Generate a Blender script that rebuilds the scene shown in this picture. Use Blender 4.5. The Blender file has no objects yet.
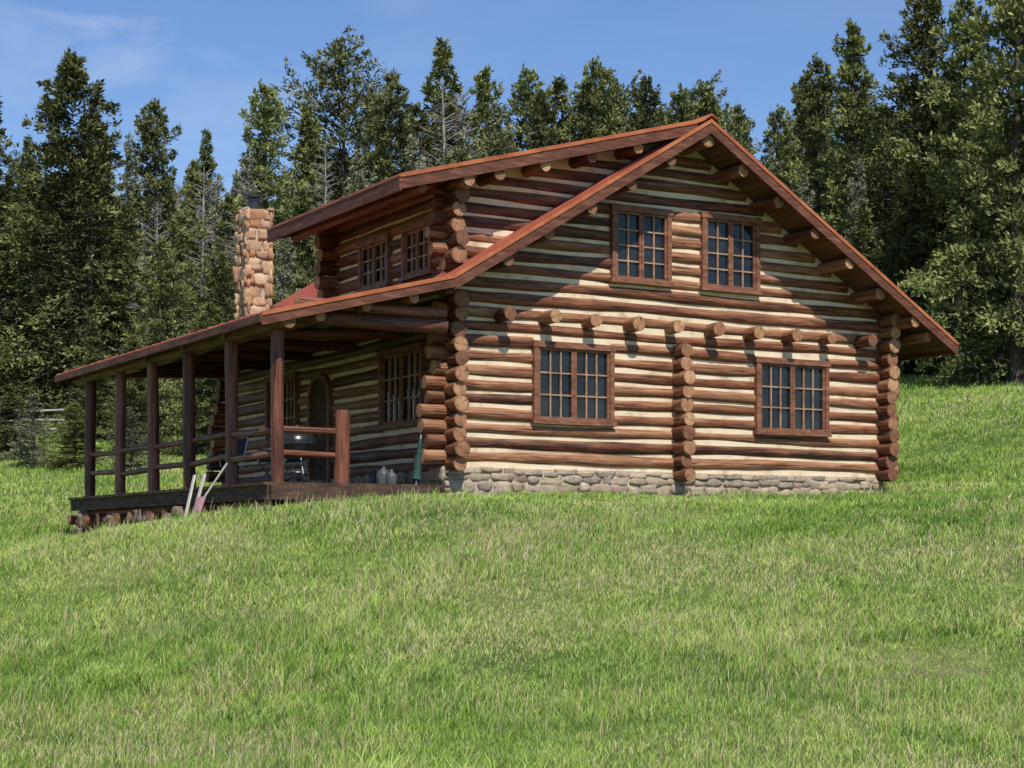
import bpy, bmesh, math, random
import numpy as np
from mathutils import Vector, Matrix
random.seed(7); rng=np.random.default_rng(7)
S=bpy.context.scene
rad=math.radians

# ------------------------------------------------------------ node helpers
def new_mat(name):
    m=bpy.data.materials.new(name); m.use_nodes=True
    nt=m.node_tree; nt.nodes.clear()
    out=nt.nodes.new('ShaderNodeOutputMaterial')
    b=nt.nodes.new('ShaderNodeBsdfPrincipled')
    nt.links.new(b.outputs[0],out.inputs[0])
    return m,nt,b,out
def N(nt,t,**kw):
    n=nt.nodes.new(t)
    for k,v in kw.items(): setattr(n,k,v)
    return n
def ramp(nt,src,stops,interp='LINEAR'):
    r=N(nt,'ShaderNodeValToRGB'); r.color_ramp.interpolation=interp
    els=r.color_ramp.elements
    while len(els)<len(stops): els.new(0.5)
    for e,(p,c) in zip(els,stops):
        e.position=p; e.color=(c[0],c[1],c[2],1)
    nt.links.new(src,r.inputs[0]); return r.outputs[0]
def noise(nt,vec,scale,detail=4,rough=.55,dist=0):
    n=N(nt,'ShaderNodeTexNoise'); n.inputs['Scale'].default_value=scale
    n.inputs['Detail'].default_value=detail; n.inputs['Roughness'].default_value=rough
    n.inputs['Distortion'].default_value=dist
    if vec is not None: nt.links.new(vec,n.inputs['Vector'])
    return n.outputs['Fac']
def mapping(nt,vec,sc,loc=(0,0,0)):
    m=N(nt,'ShaderNodeMapping'); m.inputs['Scale'].default_value=sc; m.inputs['Location'].default_value=loc
    nt.links.new(vec,m.inputs['Vector']); return m.outputs[0]
def attr(nt,name,out='Fac'):
    a=N(nt,'ShaderNodeAttribute',attribute_name=name); return a.outputs[out]
def mix(nt,fac,a,b,mode='MIX'):
    m=N(nt,'ShaderNodeMix',data_type='RGBA',blend_type=mode)
    for s,v in ((m.inputs['Factor'],fac),(m.inputs[6],a),(m.inputs[7],b)):
        if isinstance(v,(int,float)): s.default_value=v
        elif isinstance(v,tuple): s.default_value=(v[0],v[1],v[2],1)
        else: nt.links.new(v,s)
    return m.outputs[2]
def math_n(nt,op,a,b=0.0,clamp=False):
    m=N(nt,'ShaderNodeMath',operation=op); m.use_clamp=clamp
    for i,v in ((0,a),(1,b)):
        if isinstance(v,(int,float)): m.inputs[i].default_value=v
        else: nt.links.new(v,m.inputs[i])
    return m.outputs[0]
def bump(nt,b,h,strength=.4,dist=.02):
    n=N(nt,'ShaderNodeBump'); n.inputs['Strength'].default_value=strength; n.inputs['Distance'].default_value=dist
    nt.links.new(h,n.inputs['Height']); nt.links.new(n.outputs[0],b.inputs['Normal'])
def objco(nt): return N(nt,'ShaderNodeTexCoord').outputs['Object']

# ------------------------------------------------------------ materials
def make_log_mat(name,dark,midc,light,wear=.55):
    m,nt,b,o=new_mat(name)
    lc=attr(nt,'lc','Vector'); rv=attr(nt,'rnd')
    n1=noise(nt,mapping(nt,lc,(1.1,8,8)),1.6,6,.65,.5)
    n2=noise(nt,mapping(nt,lc,(1.2,34,34)),1.0,4,.6)
    n3=noise(nt,mapping(nt,lc,(.7,3,3)),1.2,4,.6)
    f=math_n(nt,'ADD',math_n(nt,'MULTIPLY',n1,.6),math_n(nt,'MULTIPLY',n2,.4))
    f=math_n(nt,'ADD',f,math_n(nt,'MULTIPLY',math_n(nt,'SUBTRACT',rv,.5),.22))
    c=ramp(nt,f,[(.36,dark),(.50,midc),(.62,tuple(.55*a+.45*w for a,w in zip(midc,light))),(.74,light)])
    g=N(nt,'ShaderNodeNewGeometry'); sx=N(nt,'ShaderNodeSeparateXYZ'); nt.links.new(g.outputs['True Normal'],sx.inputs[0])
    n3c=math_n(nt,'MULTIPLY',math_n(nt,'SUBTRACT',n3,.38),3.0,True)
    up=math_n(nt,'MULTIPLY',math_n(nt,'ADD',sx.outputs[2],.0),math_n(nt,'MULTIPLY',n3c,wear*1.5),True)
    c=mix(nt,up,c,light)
    ck=noise(nt,mapping(nt,lc,(.8,30,30)),1.0,2,.5,.2)
    ckm=ramp(nt,ck,[(.33,(1,1,1)),(.39,(0,0,0))])
    c=mix(nt,math_n(nt,'MULTIPLY',ckm,.85),c,(.018,.009,.006))
    nt.links.new(c,b.inputs['Base Color']); b.inputs['Roughness'].default_value=.5
    b.inputs['Specular IOR Level'].default_value=.4
    h=math_n(nt,'SUBTRACT',math_n(nt,'ADD',n2,n1),ckm)
    bump(nt,b,h,.7,.014)
    return m
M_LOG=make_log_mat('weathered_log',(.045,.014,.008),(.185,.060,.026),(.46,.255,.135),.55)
M_POST=make_log_mat('stained_post',(.06,.019,.011),(.165,.052,.028),(.32,.14,.08),.2)
def make_end():
    m,nt,b,o=new_mat('log_end_grain')
    lc=attr(nt,'lc','Vector'); rv=attr(nt,'rnd')
    s=N(nt,'ShaderNodeSeparateXYZ'); nt.links.new(lc,s.inputs[0])
    r=math_n(nt,'SQRT',math_n(nt,'ADD',math_n(nt,'POWER',s.outputs[1],2.0),math_n(nt,'POWER',s.outputs[2],2.0)))
    nn=noise(nt,lc,12,4)
    w=math_n(nt,'SINE',math_n(nt,'ADD',math_n(nt,'MULTIPLY',r,420.0),math_n(nt,'MULTIPLY',nn,5.0)))
    c=ramp(nt,math_n(nt,'ADD',math_n(nt,'MULTIPLY',w,.12),math_n(nt,'ADD',math_n(nt,'MULTIPLY',nn,.5),math_n(nt,'MULTIPLY',rv,.5))),
           [(.2,(.13,.050,.023)),(.5,(.30,.138,.065)),(.85,(.60,.35,.18))])
    edge=math_n(nt,'GREATER_THAN',r,.108)
    c=mix(nt,math_n(nt,'MULTIPLY',edge,.5),c,(.09,.04,.02))
    ang=math_n(nt,'ARCTAN2',s.outputs[1],s.outputs[2])
    ckr=math_n(nt,'GREATER_THAN',math_n(nt,'SINE',math_n(nt,'ADD',math_n(nt,'MULTIPLY',ang,2.0),math_n(nt,'ADD',math_n(nt,'MULTIPLY',rv,40.0),math_n(nt,'MULTIPLY',nn,2.5)))),.985)
    c=mix(nt,math_n(nt,'MULTIPLY',ckr,.8),c,(.02,.01,.006))
    nt.links.new(c,b.inputs['Base Color']); b.inputs['Roughness'].default_value=.8
    bump(nt,b,nn,.4,.01)
    return m
M_END=make_end()
def make_simple(name,stops,scale=4,detail=5,rough=.8,bs=.3,bd=.01,stretch=(1,1,1),spec=.3,metal=0):
    m,nt,b,o=new_mat(name); v=mapping(nt,objco(nt),stretch)
    n1=noise(nt,v,scale,detail,.6); c=ramp(nt,n1,stops)
    nt.links.new(c,b.inputs['Base Color']); b.inputs['Roughness'].default_value=rough
    b.inputs['Specular IOR Level'].default_value=spec; b.inputs['Metallic'].default_value=metal
    if bs: bump(nt,b,noise(nt,v,scale*4,4,.6),bs,bd)
    return m
M_CHINK=make_simple('chinking',[(.3,(.48,.35,.22)),(.48,(.74,.59,.40)),(.75,(.82,.69,.50))],3,6,.9,.5,.01)
M_BOARD=make_simple('fascia_board',[(.3,(.06,.021,.013)),(.55,(.14,.050,.029)),(.75,(.25,.11,.065))],3,6,.7,.3,.006,(1,.6,6))
M_SOFFIT=make_simple('soffit_boards',[(.3,(.07,.032,.018)),(.55,(.15,.07,.038)),(.75,(.24,.12,.07))],2,6,.8,.3,.01,(8,.5,1))
M_ROOF=make_simple('red_metal_roof',[(.3,(.24,.050,.030)),(.6,(.34,.082,.046)),(.8,(.42,.145,.08))],1.2,5,.5,.1,.004,(1,1,1),.5)
M_TRIM=make_simple('rusty_red_trim',[(.3,(.25,.06,.023)),(.55,(.42,.125,.045)),(.8,(.50,.20,.08))],2.5,6,.55,.1,.004,(1,1,1),.4)
M_FRAME=make_simple('window_wood',[(.3,(.11,.044,.027)),(.55,(.23,.098,.056)),(.75,(.34,.165,.095))],5,5,.6,.2,.004,(1,1,3))
M_MUNT=make_simple('muntin_wood',[(.3,(.24,.13,.08)),(.6,(.42,.26,.16)),(.8,(.50,.34,.22))],6,4,.6,.1,.003)
M_DECK=make_simple('deck_wood',[(.3,(.03,.017,.012)),(.55,(.085,.048,.031)),(.8,(.18,.11,.07))],3,6,.8,.4,.01,(1,1,4))
M_BLACK=make_simple('black_enamel',[(.3,(.012,.012,.013)),(.8,(.03,.03,.032))],4,3,.28,0,0,(1,1,1),.6)
M_STEEL=make_simple('steel',[(.3,(.3,.3,.3)),(.8,(.5,.5,.5))],6,3,.35,0,0,(1,1,1),.5,.9)
M_GREEN=make_simple('green_canvas',[(.3,(.012,.04,.034)),(.8,(.025,.075,.06))],8,4,.8,.3,.01)
M_CANVAS=make_simple('dark_canvas',[(.3,(.02,.022,.03)),(.8,(.05,.055,.07))],8,4,.85,.3,.01)
M_WHITE=make_simple('weathered_plank',[(.3,(.35,.31,.27)),(.8,(.62,.58,.52))],4,5,.8,.3,.005,(1,1,1))
M_GREYW=make_simple('grey_rail_wood',[(.3,(.25,.23,.2)),(.8,(.45,.42,.38))],4,5,.9,.3,.005,(1,1,1))
M_PLAST=make_simple('jug_plastic',[(.3,(.05,.06,.07)),(.8,(.12,.13,.145))],4,3,.4,0,0)
M_PINK=make_simple('faded_red_plastic',[(.3,(.50,.22,.2)),(.8,(.62,.36,.33))],4,3,.45,0,0)
def make_glass():
    m,nt,b,o=new_mat('window_glass')
    n=noise(nt,objco(nt),1.7,3)
    c=ramp(nt,n,[(.35,(.006,.008,.009)),(.7,(.025,.03,.035))])
    nt.links.new(c,b.inputs['Base Color']); b.inputs['Roughness'].default_value=.05
    b.inputs['IOR'].default_value=1.5; b.inputs['Specular IOR Level'].default_value=.42
    bump(nt,b,noise(nt,objco(nt),2.2,1),.16,.03)
    return m
M_GLASS=make_glass()
def make_stone(name,stops):
    m,nt,b,o=new_mat(name)
    rv=attr(nt,'rnd'); v=objco(nt)
    n1=noise(nt,v,6,6,.65); n2=noise(nt,v,28,4,.6)
    c=ramp(nt,rv,stops)
    c=mix(nt,.6,c,ramp(nt,n1,[(.3,(.32,.26,.21)),(.7,(1,.95,.87))]),'MULTIPLY')
    c=mix(nt,.35,c,ramp(nt,n2,[(.35,(.3,.3,.28)),(.65,(1,1,1))]),'MULTIPLY')
    nt.links.new(c,b.inputs['Base Color']); b.inputs['Roughness'].default_value=.9
    bump(nt,b,math_n(nt,'ADD',n1,n2),.7,.02)
    return m
M_STONE=make_stone('fieldstone',[(0,(.42,.34,.26)),(.25,(.60,.48,.35)),(.5,(.36,.30,.25)),(.75,(.64,.53,.41)),(1,(.42,.30,.23))])
M_PIER=make_stone('pier_stone',[(0,(.17,.11,.08)),(.3,(.28,.20,.14)),(.6,(.34,.26,.19)),(1,(.22,.13,.10))])
M_CSTONE=make_stone('chimney_stone',[(0,(.52,.27,.14)),(.25,(.72,.47,.28)),(.5,(.48,.30,.18)),(.75,(.78,.58,.39)),(1,(.42,.23,.14))])
M_MORTAR=make_simple('mortar',[(.3,(.36,.29,.21)),(.7,(.54,.44,.33))],5,5,.95,.5,.01)

def make_leaf(name,dark,midc,light):
    m,nt,b,o=new_mat(name)
    nt.nodes.remove(b)
    v=attr(nt,'lv'); oi=N(nt,'ShaderNodeObjectInfo').outputs['Random']
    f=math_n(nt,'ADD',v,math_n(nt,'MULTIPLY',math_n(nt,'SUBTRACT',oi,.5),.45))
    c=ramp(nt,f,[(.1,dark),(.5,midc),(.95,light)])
    hs=N(nt,'ShaderNodeHueSaturation'); nt.links.new(c,hs.inputs['Color'])
    nt.links.new(math_n(nt,'ADD',.478,math_n(nt,'MULTIPLY',oi,.035)),hs.inputs['Hue'])
    hs.inputs['Saturation'].default_value=.92
    d=N(nt,'ShaderNodeBsdfDiffuse')
    nt.links.new(hs.outputs[0],d.inputs[0]); nt.links.new(d.outputs[0],o.inputs[0])
    return m
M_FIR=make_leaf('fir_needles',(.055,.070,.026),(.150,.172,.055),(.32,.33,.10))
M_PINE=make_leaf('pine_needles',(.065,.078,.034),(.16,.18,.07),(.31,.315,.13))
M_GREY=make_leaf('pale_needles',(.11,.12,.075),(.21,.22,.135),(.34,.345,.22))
M_BARK=make_simple('bark',[(.3,(.06,.046,.036)),(.7,(.16,.125,.10))],3,6,.95,.8,.03,(1,1,.3))
M_DEAD=make_simple('dead_wood',[(.3,(.18,.16,.145)),(.7,(.38,.35,.32))],3,5,.95,.5,.02,(1,1,.3))

# ------------------------------------------------------------ mesh builder
class MB:
    def __init__(s): s.v=[];s.f=[];s.m=[];s.lc=[];s.r=[];s.sm=[]
    def add(s,vs,fs,mi=0,rnd=None,lc=None,smooth=False):
        o=len(s.v); rnd=random.random() if rnd is None else rnd
        s.v+= [tuple(p) for p in vs]
        s.lc+= [tuple(p) for p in (lc if lc is not None else vs)]
        s.r+=[rnd]*len(vs)
        for f in fs:
            s.f.append(tuple(i+o for i in f)); s.m.append(mi); s.sm.append(smooth)
    def box(s,a,b,mi=0,fn=None,rnd=None):
        x0,y0,z0=a;x1,y1,z1=b
        vs=[(x0,y0,z0),(x1,y0,z0),(x1,y1,z0),(x0,y1,z0),(x0,y0,z1),(x1,y0,z1),(x1,y1,z1),(x0,y1,z1)]
        if fn: vs=[fn(*p) for p in vs]
        s.add(vs,[(0,3,2,1),(4,5,6,7),(0,1,5,4),(1,2,6,5),(2,3,7,6),(3,0,4,7)],mi,rnd)
    def prism(s,poly,t0,t1,mi=0):
        n=len(poly)
        vs=[(w,t0,z) for w,z in poly]+[(w,t1,z) for w,z in poly]
        fs=[tuple(range(n)),tuple(range(2*n-1,n-1,-1))]+[(i,i+n,(i+1)%n+n,(i+1)%n) for i in range(n)]
        s.add(vs,fs,mi)
    def log(s,p0,p1,r,re=None,mi=0,ci=1,sides=14,wob=.05,seg=.3,taper=1.0,cap=True,wander=.008):
        p0=Vector(p0);p1=Vector(p1);d=p1-p0;L=d.length
        if L<.02: return
        d.normalize(); up=Vector((0,0,1)) if abs(d.z)<.9 else Vector((1,0,0))
        a=d.cross(up).normalized(); b=a.cross(d)
        ns=max(2,int(L/seg)+1); rnd=random.random(); off=random.random()*60
        ph=[random.random()*6.28 for _ in range(4)]
        vs=[];lc=[]
        for i in range(ns+1):
            t=i/ns; sx=t*L
            rr=r*(1+(taper-1)*t)*(1+wob*.6*math.sin(sx*1.7+ph[0])+wob*.5*math.sin(sx*4.1+ph[1]))
            if re:
                e=min(sx,L-sx); k=max(0,1-e/.5); rr=rr*(1-k)+re*k
            cx=wander*math.sin(sx*.9+ph[2])*(0 if i in(0,ns) else 1); cy=wander*math.sin(sx*1.1+ph[3])
            for j in range(sides):
                an=2*math.pi*j/sides
                q=rr*(1+wob*.35*math.sin(2*an+ph[2]+sx*.5)+wob*.3*math.sin(3*an+ph[3]+sx))
                p=p0+d*sx+a*(q*math.cos(an)+cx)+b*(q*math.sin(an)+cy)
                vs.append(p); lc.append((sx+off,q*math.cos(an),q*math.sin(an)))
        fs=[(i*sides+j,i*sides+(j+1)%sides,(i+1)*sides+(j+1)%sides,(i+1)*sides+j) for i in range(ns) for j in range(sides)]
        s.add(vs,fs,mi,rnd,lc,True)
        if cap:
            for i,flip in ((0,True),(ns,False)):
                ring=vs[i*sides:(i+1)*sides]; rl=lc[i*sides:(i+1)*sides]
                c=sum(ring,Vector())/sides+d*(-.006 if flip else .006)
                fr=[(sides,(j+1)%sides,j) if flip else (sides,j,(j+1)%sides) for j in range(sides)]
                s.add(ring+[c],fr,ci,rnd,rl+[(rl[0][0],0,0)])
    def stone(s,c,h,mi=0,fn=None,rn=.35):
        bm=bmesh.new(); bmesh.ops.create_cube(bm,size=2)
        bmesh.ops.subdivide_edges(bm,edges=bm.edges[:],cuts=2,use_grid_fill=True)
        sd=random.random()*50; vs=[]
        for v in bm.verts:
            p=v.co.copy(); q=p.lerp(p.normalized()*1.25,rn)
            k=1+.16*math.sin(p.x*2.3+sd)+.13*math.sin(p.y*2.9+sd*1.3)+.13*math.sin(p.z*2.6+sd*.7)
            q=q*k; q=(c[0]+q.x*h[0],c[1]+q.y*h[1],c[2]+q.z*h[2])
            vs.append(fn(*q) if fn else q)
        fs=[tuple(v.index for v in f.verts) for f in bm.faces]; bm.free()
        s.add(vs,fs,mi,None,None,True)
    def build(s,name,mats,parent=None,recalc=False,world=None,bevel=0):
        me=bpy.data.meshes.new(name); me.from_pydata([tuple(p) for p in s.v],[],s.f)
        for m in mats: me.materials.append(m)
        me.polygons.foreach_set('material_index',s.m)
        me.polygons.foreach_set('use_smooth',s.sm)
        a=me.attributes.new('rnd','FLOAT','POINT'); a.data.foreach_set('value',s.r)
        a=me.attributes.new('lc','FLOAT_VECTOR','POINT'); a.data.foreach_set('vector',np.array(s.lc,dtype=np.float32).ravel())
        if recalc:
            bm=bmesh.new(); bm.from_mesh(me); bmesh.ops.recalc_face_normals(bm,faces=bm.faces[:]); bm.to_mesh(me); bm.free()
        ob=bpy.data.objects.new(name,me); S.collection.objects.link(ob)
        if parent: ob.parent=parent
        if world is not None: ob.matrix_world=world
        if bevel:
            bv=ob.modifiers.new('bevel','BEVEL'); bv.width=bevel; bv.segments=2; bv.limit_method='ANGLE'
        return ob
def empty(name,parent=None):
    e=bpy.data.objects.new(name,None); S.collection.objects.link(e); e.empty_display_size=.5
    if parent: e.parent=parent
    return e

# ------------------------------------------------------------ terrain
CP=np.array([
(0,0,-1.6),(-8,0,-1.9),(8,0,-1.3),(0,-30,-4),(0,12,-1.45),(-5,12,-1.72),(5,12,-1.2),
(0,20,-.35),(-6,20,-.9),(6,20,0),(-.8,27.3,.73),(-2.3,26.3,.67),(-3.8,25.3,.55),(3,28.6,.74),(7,31.2,.90),(-8.3,34,.10),(-11,34,-.05),(-6,29.5,.20),(-6.5,26,.05),
(10.5,33,1.3),(-1,33,.6),(3,37,.9),(-6,38,.4),
(11.7,40,2.4),(17.5,60,5.6),(11.2,50,3.7),(-17.5,60,3.0),(-13,45,1.1),(-22,74,5.6),(0,60,3.6),(0,48,1.9),(12,60,5.3),
(0,100,11),(-35,100,9.5),(35,100,15),(0,150,21),(-60,150,18),(60,150,27),(0,200,30),(-80,200,25),(80,200,40),
(0,280,35),(-120,280,30),(120,280,46),(-30,12,-3),(30,12,.4),(-40,50,-.5),(40,50,7),(-120,60,0),(120,60,12),(-100,0,-8),(100,0,4)],dtype=float)
def tps_fit(P):
    n=len(P); X=P[:,:2]; d=np.linalg.norm(X[:,None]-X[None],axis=2)
    K=np.where(d>0,d*d*np.log(d+1e-9),0)+np.eye(n)*1.0
    A=np.zeros((n+3,n+3)); A[:n,:n]=K; A[:n,n]=1; A[:n,n+1:]=X; A[n,:n]=1; A[n+1:,:n]=X.T
    return np.linalg.solve(A,np.concatenate([P[:,2],[0,0,0]]))
TW=tps_fit(CP)
def H(x,y):
    x=np.clip(np.asarray(x,float),-125,125); y=np.clip(np.asarray(y,float),-32,285); sh=x.shape
    x=x.ravel();y=y.ravel(); out=np.empty(len(x)); n=len(CP)
    for i in range(0,len(x),60000):
        xx=x[i:i+60000];yy=y[i:i+60000]
        d2=(xx[:,None]-CP[:,0])**2+(yy[:,None]-CP[:,1])**2
        out[i:i+60000]=(.5*d2*np.log(d2+1e-12))@TW[:n]+TW[n]+TW[n+1]*xx+TW[n+2]*yy
    out+=.035*np.sin(x*1.1+.5*np.sin(y*.7))*np.cos(y*.9+x*.3)+.018*np.sin(x*2.7+1)*np.sin(y*2.3)
    return out.reshape(sh)
def axis(lo,hi,f0,f1,st,g=1.12):
    c=list(np.arange(f0,f1+1e-6,st)); s=st;v=f1
    while v<hi: s*=g; v+=s; c.append(v)
    s=st;v=f0
    while v>lo: s*=g; v-=s; c.insert(0,v)
    return np.array(c)
gx=axis(-1500,1500,-22,22,.4); gy=axis(-400,2500,4,66,.4)
GX,GY=np.meshgrid(gx,gy); GZ=H(GX,GY)
me=bpy.data.meshes.new('ground'); nx,ny=len(gx),len(gy)
idx=np.arange(nx*ny).reshape(ny,nx)
F=np.stack([idx[:-1,:-1],idx[:-1,1:],idx[1:,1:],idx[1:,:-1]],-1).reshape(-1,4)
me.from_pydata(np.stack([GX,GY,GZ],-1).reshape(-1,3).tolist(),[],F.tolist())
me.polygons.foreach_set('use_smooth',[True]*len(F))
ground=bpy.data.objects.new('ground',me); S.collection.objects.link(ground)
m,nt,b,o=new_mat('meadow_soil'); v=objco(nt)
n1=noise(nt,v,.35,5,.6); n2=noise(nt,v,5,5,.65)
c=ramp(nt,n1,[(.35,(.10,.145,.036)),(.5,(.155,.20,.055)),(.68,(.24,.24,.10))])
c=mix(nt,.65,c,ramp(nt,n2,[(.35,(.35,.35,.3)),(.65,(1,1,1))]),'MULTIPLY')
nt.links.new(c,b.inputs['Base Color']); b.inputs['Roughness'].default_value=.95; b.inputs['Specular IOR Level'].default_value=.1
bump(nt,b,n2,.8,.06)
me.materials.append(m)

# house frame
HO=Vector((-.832,28.0,0)); HA=rad(30)
HM=Matrix.Translation(HO)@Matrix.Rotation(HA,4,'Z')
def to_local(x,y):
    dx=x-HO.x; dy=y-HO.y; c,s=math.cos(HA),math.sin(HA)
    return dx*c+dy*s, -dx*s+dy*c

# ------------------------------------------------------------ grass
def vnoise(x,y,sc,seed):
    r=np.random.default_rng(seed); T=r.random((128,128)); x=x*sc+500;y=y*sc+500
    xi=np.floor(x).astype(int);yi=np.floor(y).astype(int);fx=x-xi;fy=y-yi
    fx=fx*fx*(3-2*fx);fy=fy*fy*(3-2*fy); a=T[yi%128,xi%128];b_=T[yi%128,(xi+1)%128];c_=T[(yi+1)%128,xi%128];d_=T[(yi+1)%128,(xi+1)%128]
    return (a*(1-fx)+b_*fx)*(1-fy)+(c_*(1-fx)+d_*fx)*fy
def scatter(y0,y1,dens):
    A=(.36*(y0+y1)/2*2+5)*(y1-y0); n=int(A*dens*1.05)
    y=rng.uniform(y0,y1,n*2); x=rng.uniform(-1,1,n*2)*(.36*y1+2.5)
    k=np.abs(x)<.36*y+2.5; return x[k][:n],y[k][:n]
def field():
    X=[];Y=[];Hh=[];W=[];C=[]
    for y0,y1,dn,hh,ww in ((9.5,14,2300,.075,.0050),(14,18,1700,.075,.006),(18,23,1050,.075,.0075),(23,31,700,.075,.0095),(31,42,360,.11,.013),(42,60,150,.14,.02),(60,80,60,.2,.03)):
        x,y=scatter(y0,y1,dn); X.append(x);Y.append(y);Hh.append(np.full(len(x),hh));W.append(np.full(len(x),ww));C.append(np.full(len(x),0.))
    for y0,y1,dn,nb,sp,h0,h1,ww in ((9.5,18,34,16,.035,.08,.21,.0062),(18,31,16,15,.05,.08,.19,.009),(31,46,6,12,.09,.10,.24,.014)):
        tx,ty=scatter(y0,y1,dn); kk=vnoise(tx,ty,.8,41)+.25*rng.random(len(tx))>.45; tx=tx[kk];ty=ty[kk]
        x=(tx[:,None]+rng.normal(0,sp,(len(tx),nb))).ravel(); y=(ty[:,None]+rng.normal(0,sp,(len(tx),nb))).ravel()
        hb=h0+(h1-h0)*rng.random(len(tx))**2
        X.append(x);Y.append(y);Hh.append(np.repeat(hb,nb));W.append(np.full(len(x),ww)); C.append(np.repeat(rng.normal(-.04,.22,len(tx)),nb))
    x,y=scatter(9.5,26,70); kk=vnoise(x,y,.5,55)+.2*vnoise(x,y,2.,56)>.62; x=x[kk];y=y[kk]
    X.append(x);Y.append(y);Hh.append(np.full(len(x),.23));W.append(np.full(len(x),.0038));C.append(np.full(len(x),9.))
    x=np.concatenate(X);y=np.concatenate(Y);h=np.concatenate(Hh);w=np.concatenate(W);cc=np.concatenate(C)
    lw,lt=to_local(x,y)
    keep=~((lw>-3.6)&(lw<-.3)&(lt>-.6)&(lt<9.8))&~((lw>-.35)&(lw<9.0)&(lt>-.16)&(lt<9.8))
    x=x[keep];y=y[keep];h=h[keep];w=w[keep];cc=cc[keep]; n=len(x)
    big=vnoise(x,y,.35,1)*.4+vnoise(x,y,1.1,2)*.3+vnoise(x,y,4.,3)*.3
    h=h*(.4+rng.random(n)*.8)*(.35+.85*vnoise(x,y,.9,5)+.5*vnoise(x,y,4.5,6))
    dry=np.clip((vnoise(x,y,.3,8)*.45+vnoise(x,y,1.1,9)*.35+vnoise(x,y,3.5,19)*.2-.52)*3.4,0,1)
    dry+= .35*np.clip((x-.3)/3,0,1)*(y<21)*vnoise(x,y,1.5,77)
    col=-.10+1.05*big+rng.normal(0,.13,n)+np.where(cc>5,0,cc)
    isdry=(rng.random(n)<(.04+.42*dry))|(cc>5)
    col=np.where(isdry,.86+.13*rng.random(n),np.clip(col,0,.8))
    z=H(x,y)-.01
    a=rng.uniform(0,2*np.pi,n); px,py=np.cos(a),np.sin(a)
    la=rng.uniform(0,2*np.pi,n); lm=h*rng.uniform(.15,.95,n)*np.where(cc>5,.3,1); lx=np.cos(la)*lm+.12*h; ly=np.sin(la)*lm
    V=np.empty((n,5,3),dtype=np.float32)
    V[:,0]=np.stack([x-px*w/2,y-py*w/2,z],1);V[:,1]=np.stack([x+px*w/2,y+py*w/2,z],1)
    mx=x+lx*.32;my=y+ly*.32;mz=z+h*.58
    V[:,2]=np.stack([mx-px*w*.42,my-py*w*.42,mz],1);V[:,3]=np.stack([mx+px*w*.42,my+py*w*.42,mz],1)
    V[:,4]=np.stack([x+lx,y+ly,z+h],1)
    base=(np.arange(n)*5)[:,None]
    T=(base+np.array([[0,1,2,1,3,2,2,3,4]])).reshape(-1)
    me=bpy.data.meshes.new('grass'); me.vertices.add(n*5); me.vertices.foreach_set('co',V.ravel())
    me.loops.add(len(T)); me.loops.foreach_set('vertex_index',T.astype(np.int32))
    me.polygons.add(len(T)//3); me.polygons.foreach_set('loop_start',np.arange(0,len(T),3,dtype=np.int32))
    me.update(calc_edges=True)
    at=me.attributes.new('gc','FLOAT','POINT'); at.data.foreach_set('value',np.repeat(col,5).astype(np.float32))
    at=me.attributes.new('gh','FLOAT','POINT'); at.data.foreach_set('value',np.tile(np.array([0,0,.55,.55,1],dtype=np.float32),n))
    ob=bpy.data.objects.new('grass',me); S.collection.objects.link(ob)
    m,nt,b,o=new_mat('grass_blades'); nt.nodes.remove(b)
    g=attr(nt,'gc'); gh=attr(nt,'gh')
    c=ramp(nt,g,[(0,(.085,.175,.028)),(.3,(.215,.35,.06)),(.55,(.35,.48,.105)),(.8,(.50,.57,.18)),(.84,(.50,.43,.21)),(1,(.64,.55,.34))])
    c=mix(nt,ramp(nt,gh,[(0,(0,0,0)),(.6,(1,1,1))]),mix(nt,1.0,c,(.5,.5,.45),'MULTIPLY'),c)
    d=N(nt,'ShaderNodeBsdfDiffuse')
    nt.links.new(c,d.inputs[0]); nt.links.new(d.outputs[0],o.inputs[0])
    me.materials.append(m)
    print('blades',n)
field()

# ------------------------------------------------------------ trees
def foliage_mesh(leaves,mats,name,trunk):
    P,D,Sd,ln,wd,lv=leaves; n=len(P)
    V=np.empty((n,4,3),dtype=np.float32)
    V[:,0]=P; V[:,1]=P+D*(ln*.45)[:,None]+Sd*wd[:,None]; V[:,2]=P+D*ln[:,None]; V[:,3]=P+D*(ln*.45)[:,None]-Sd*wd[:,None]
    tv=np.array(trunk.v,dtype=np.float32).reshape(-1,3); nt_=len(tv)
    allv=np.concatenate([tv,V.reshape(-1,3)])
    me=bpy.data.meshes.new(name)
    fl=[list(f) for f in trunk.f]
    q=(nt_+np.arange(n*4).reshape(-1,4)).tolist()
    me.from_pydata(allv.tolist(),[],fl+q)
    for m in mats: me.materials.append(m)
    mi=np.concatenate([np.zeros(len(fl),np.int32),np.ones(n,np.int32)]); me.polygons.foreach_set('material_index',mi)
    at=me.attributes.new('lv','FLOAT','POINT'); at.data.foreach_set('value',np.concatenate([np.zeros(nt_),np.repeat(lv,4)]).astype(np.float32))
    return me
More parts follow.
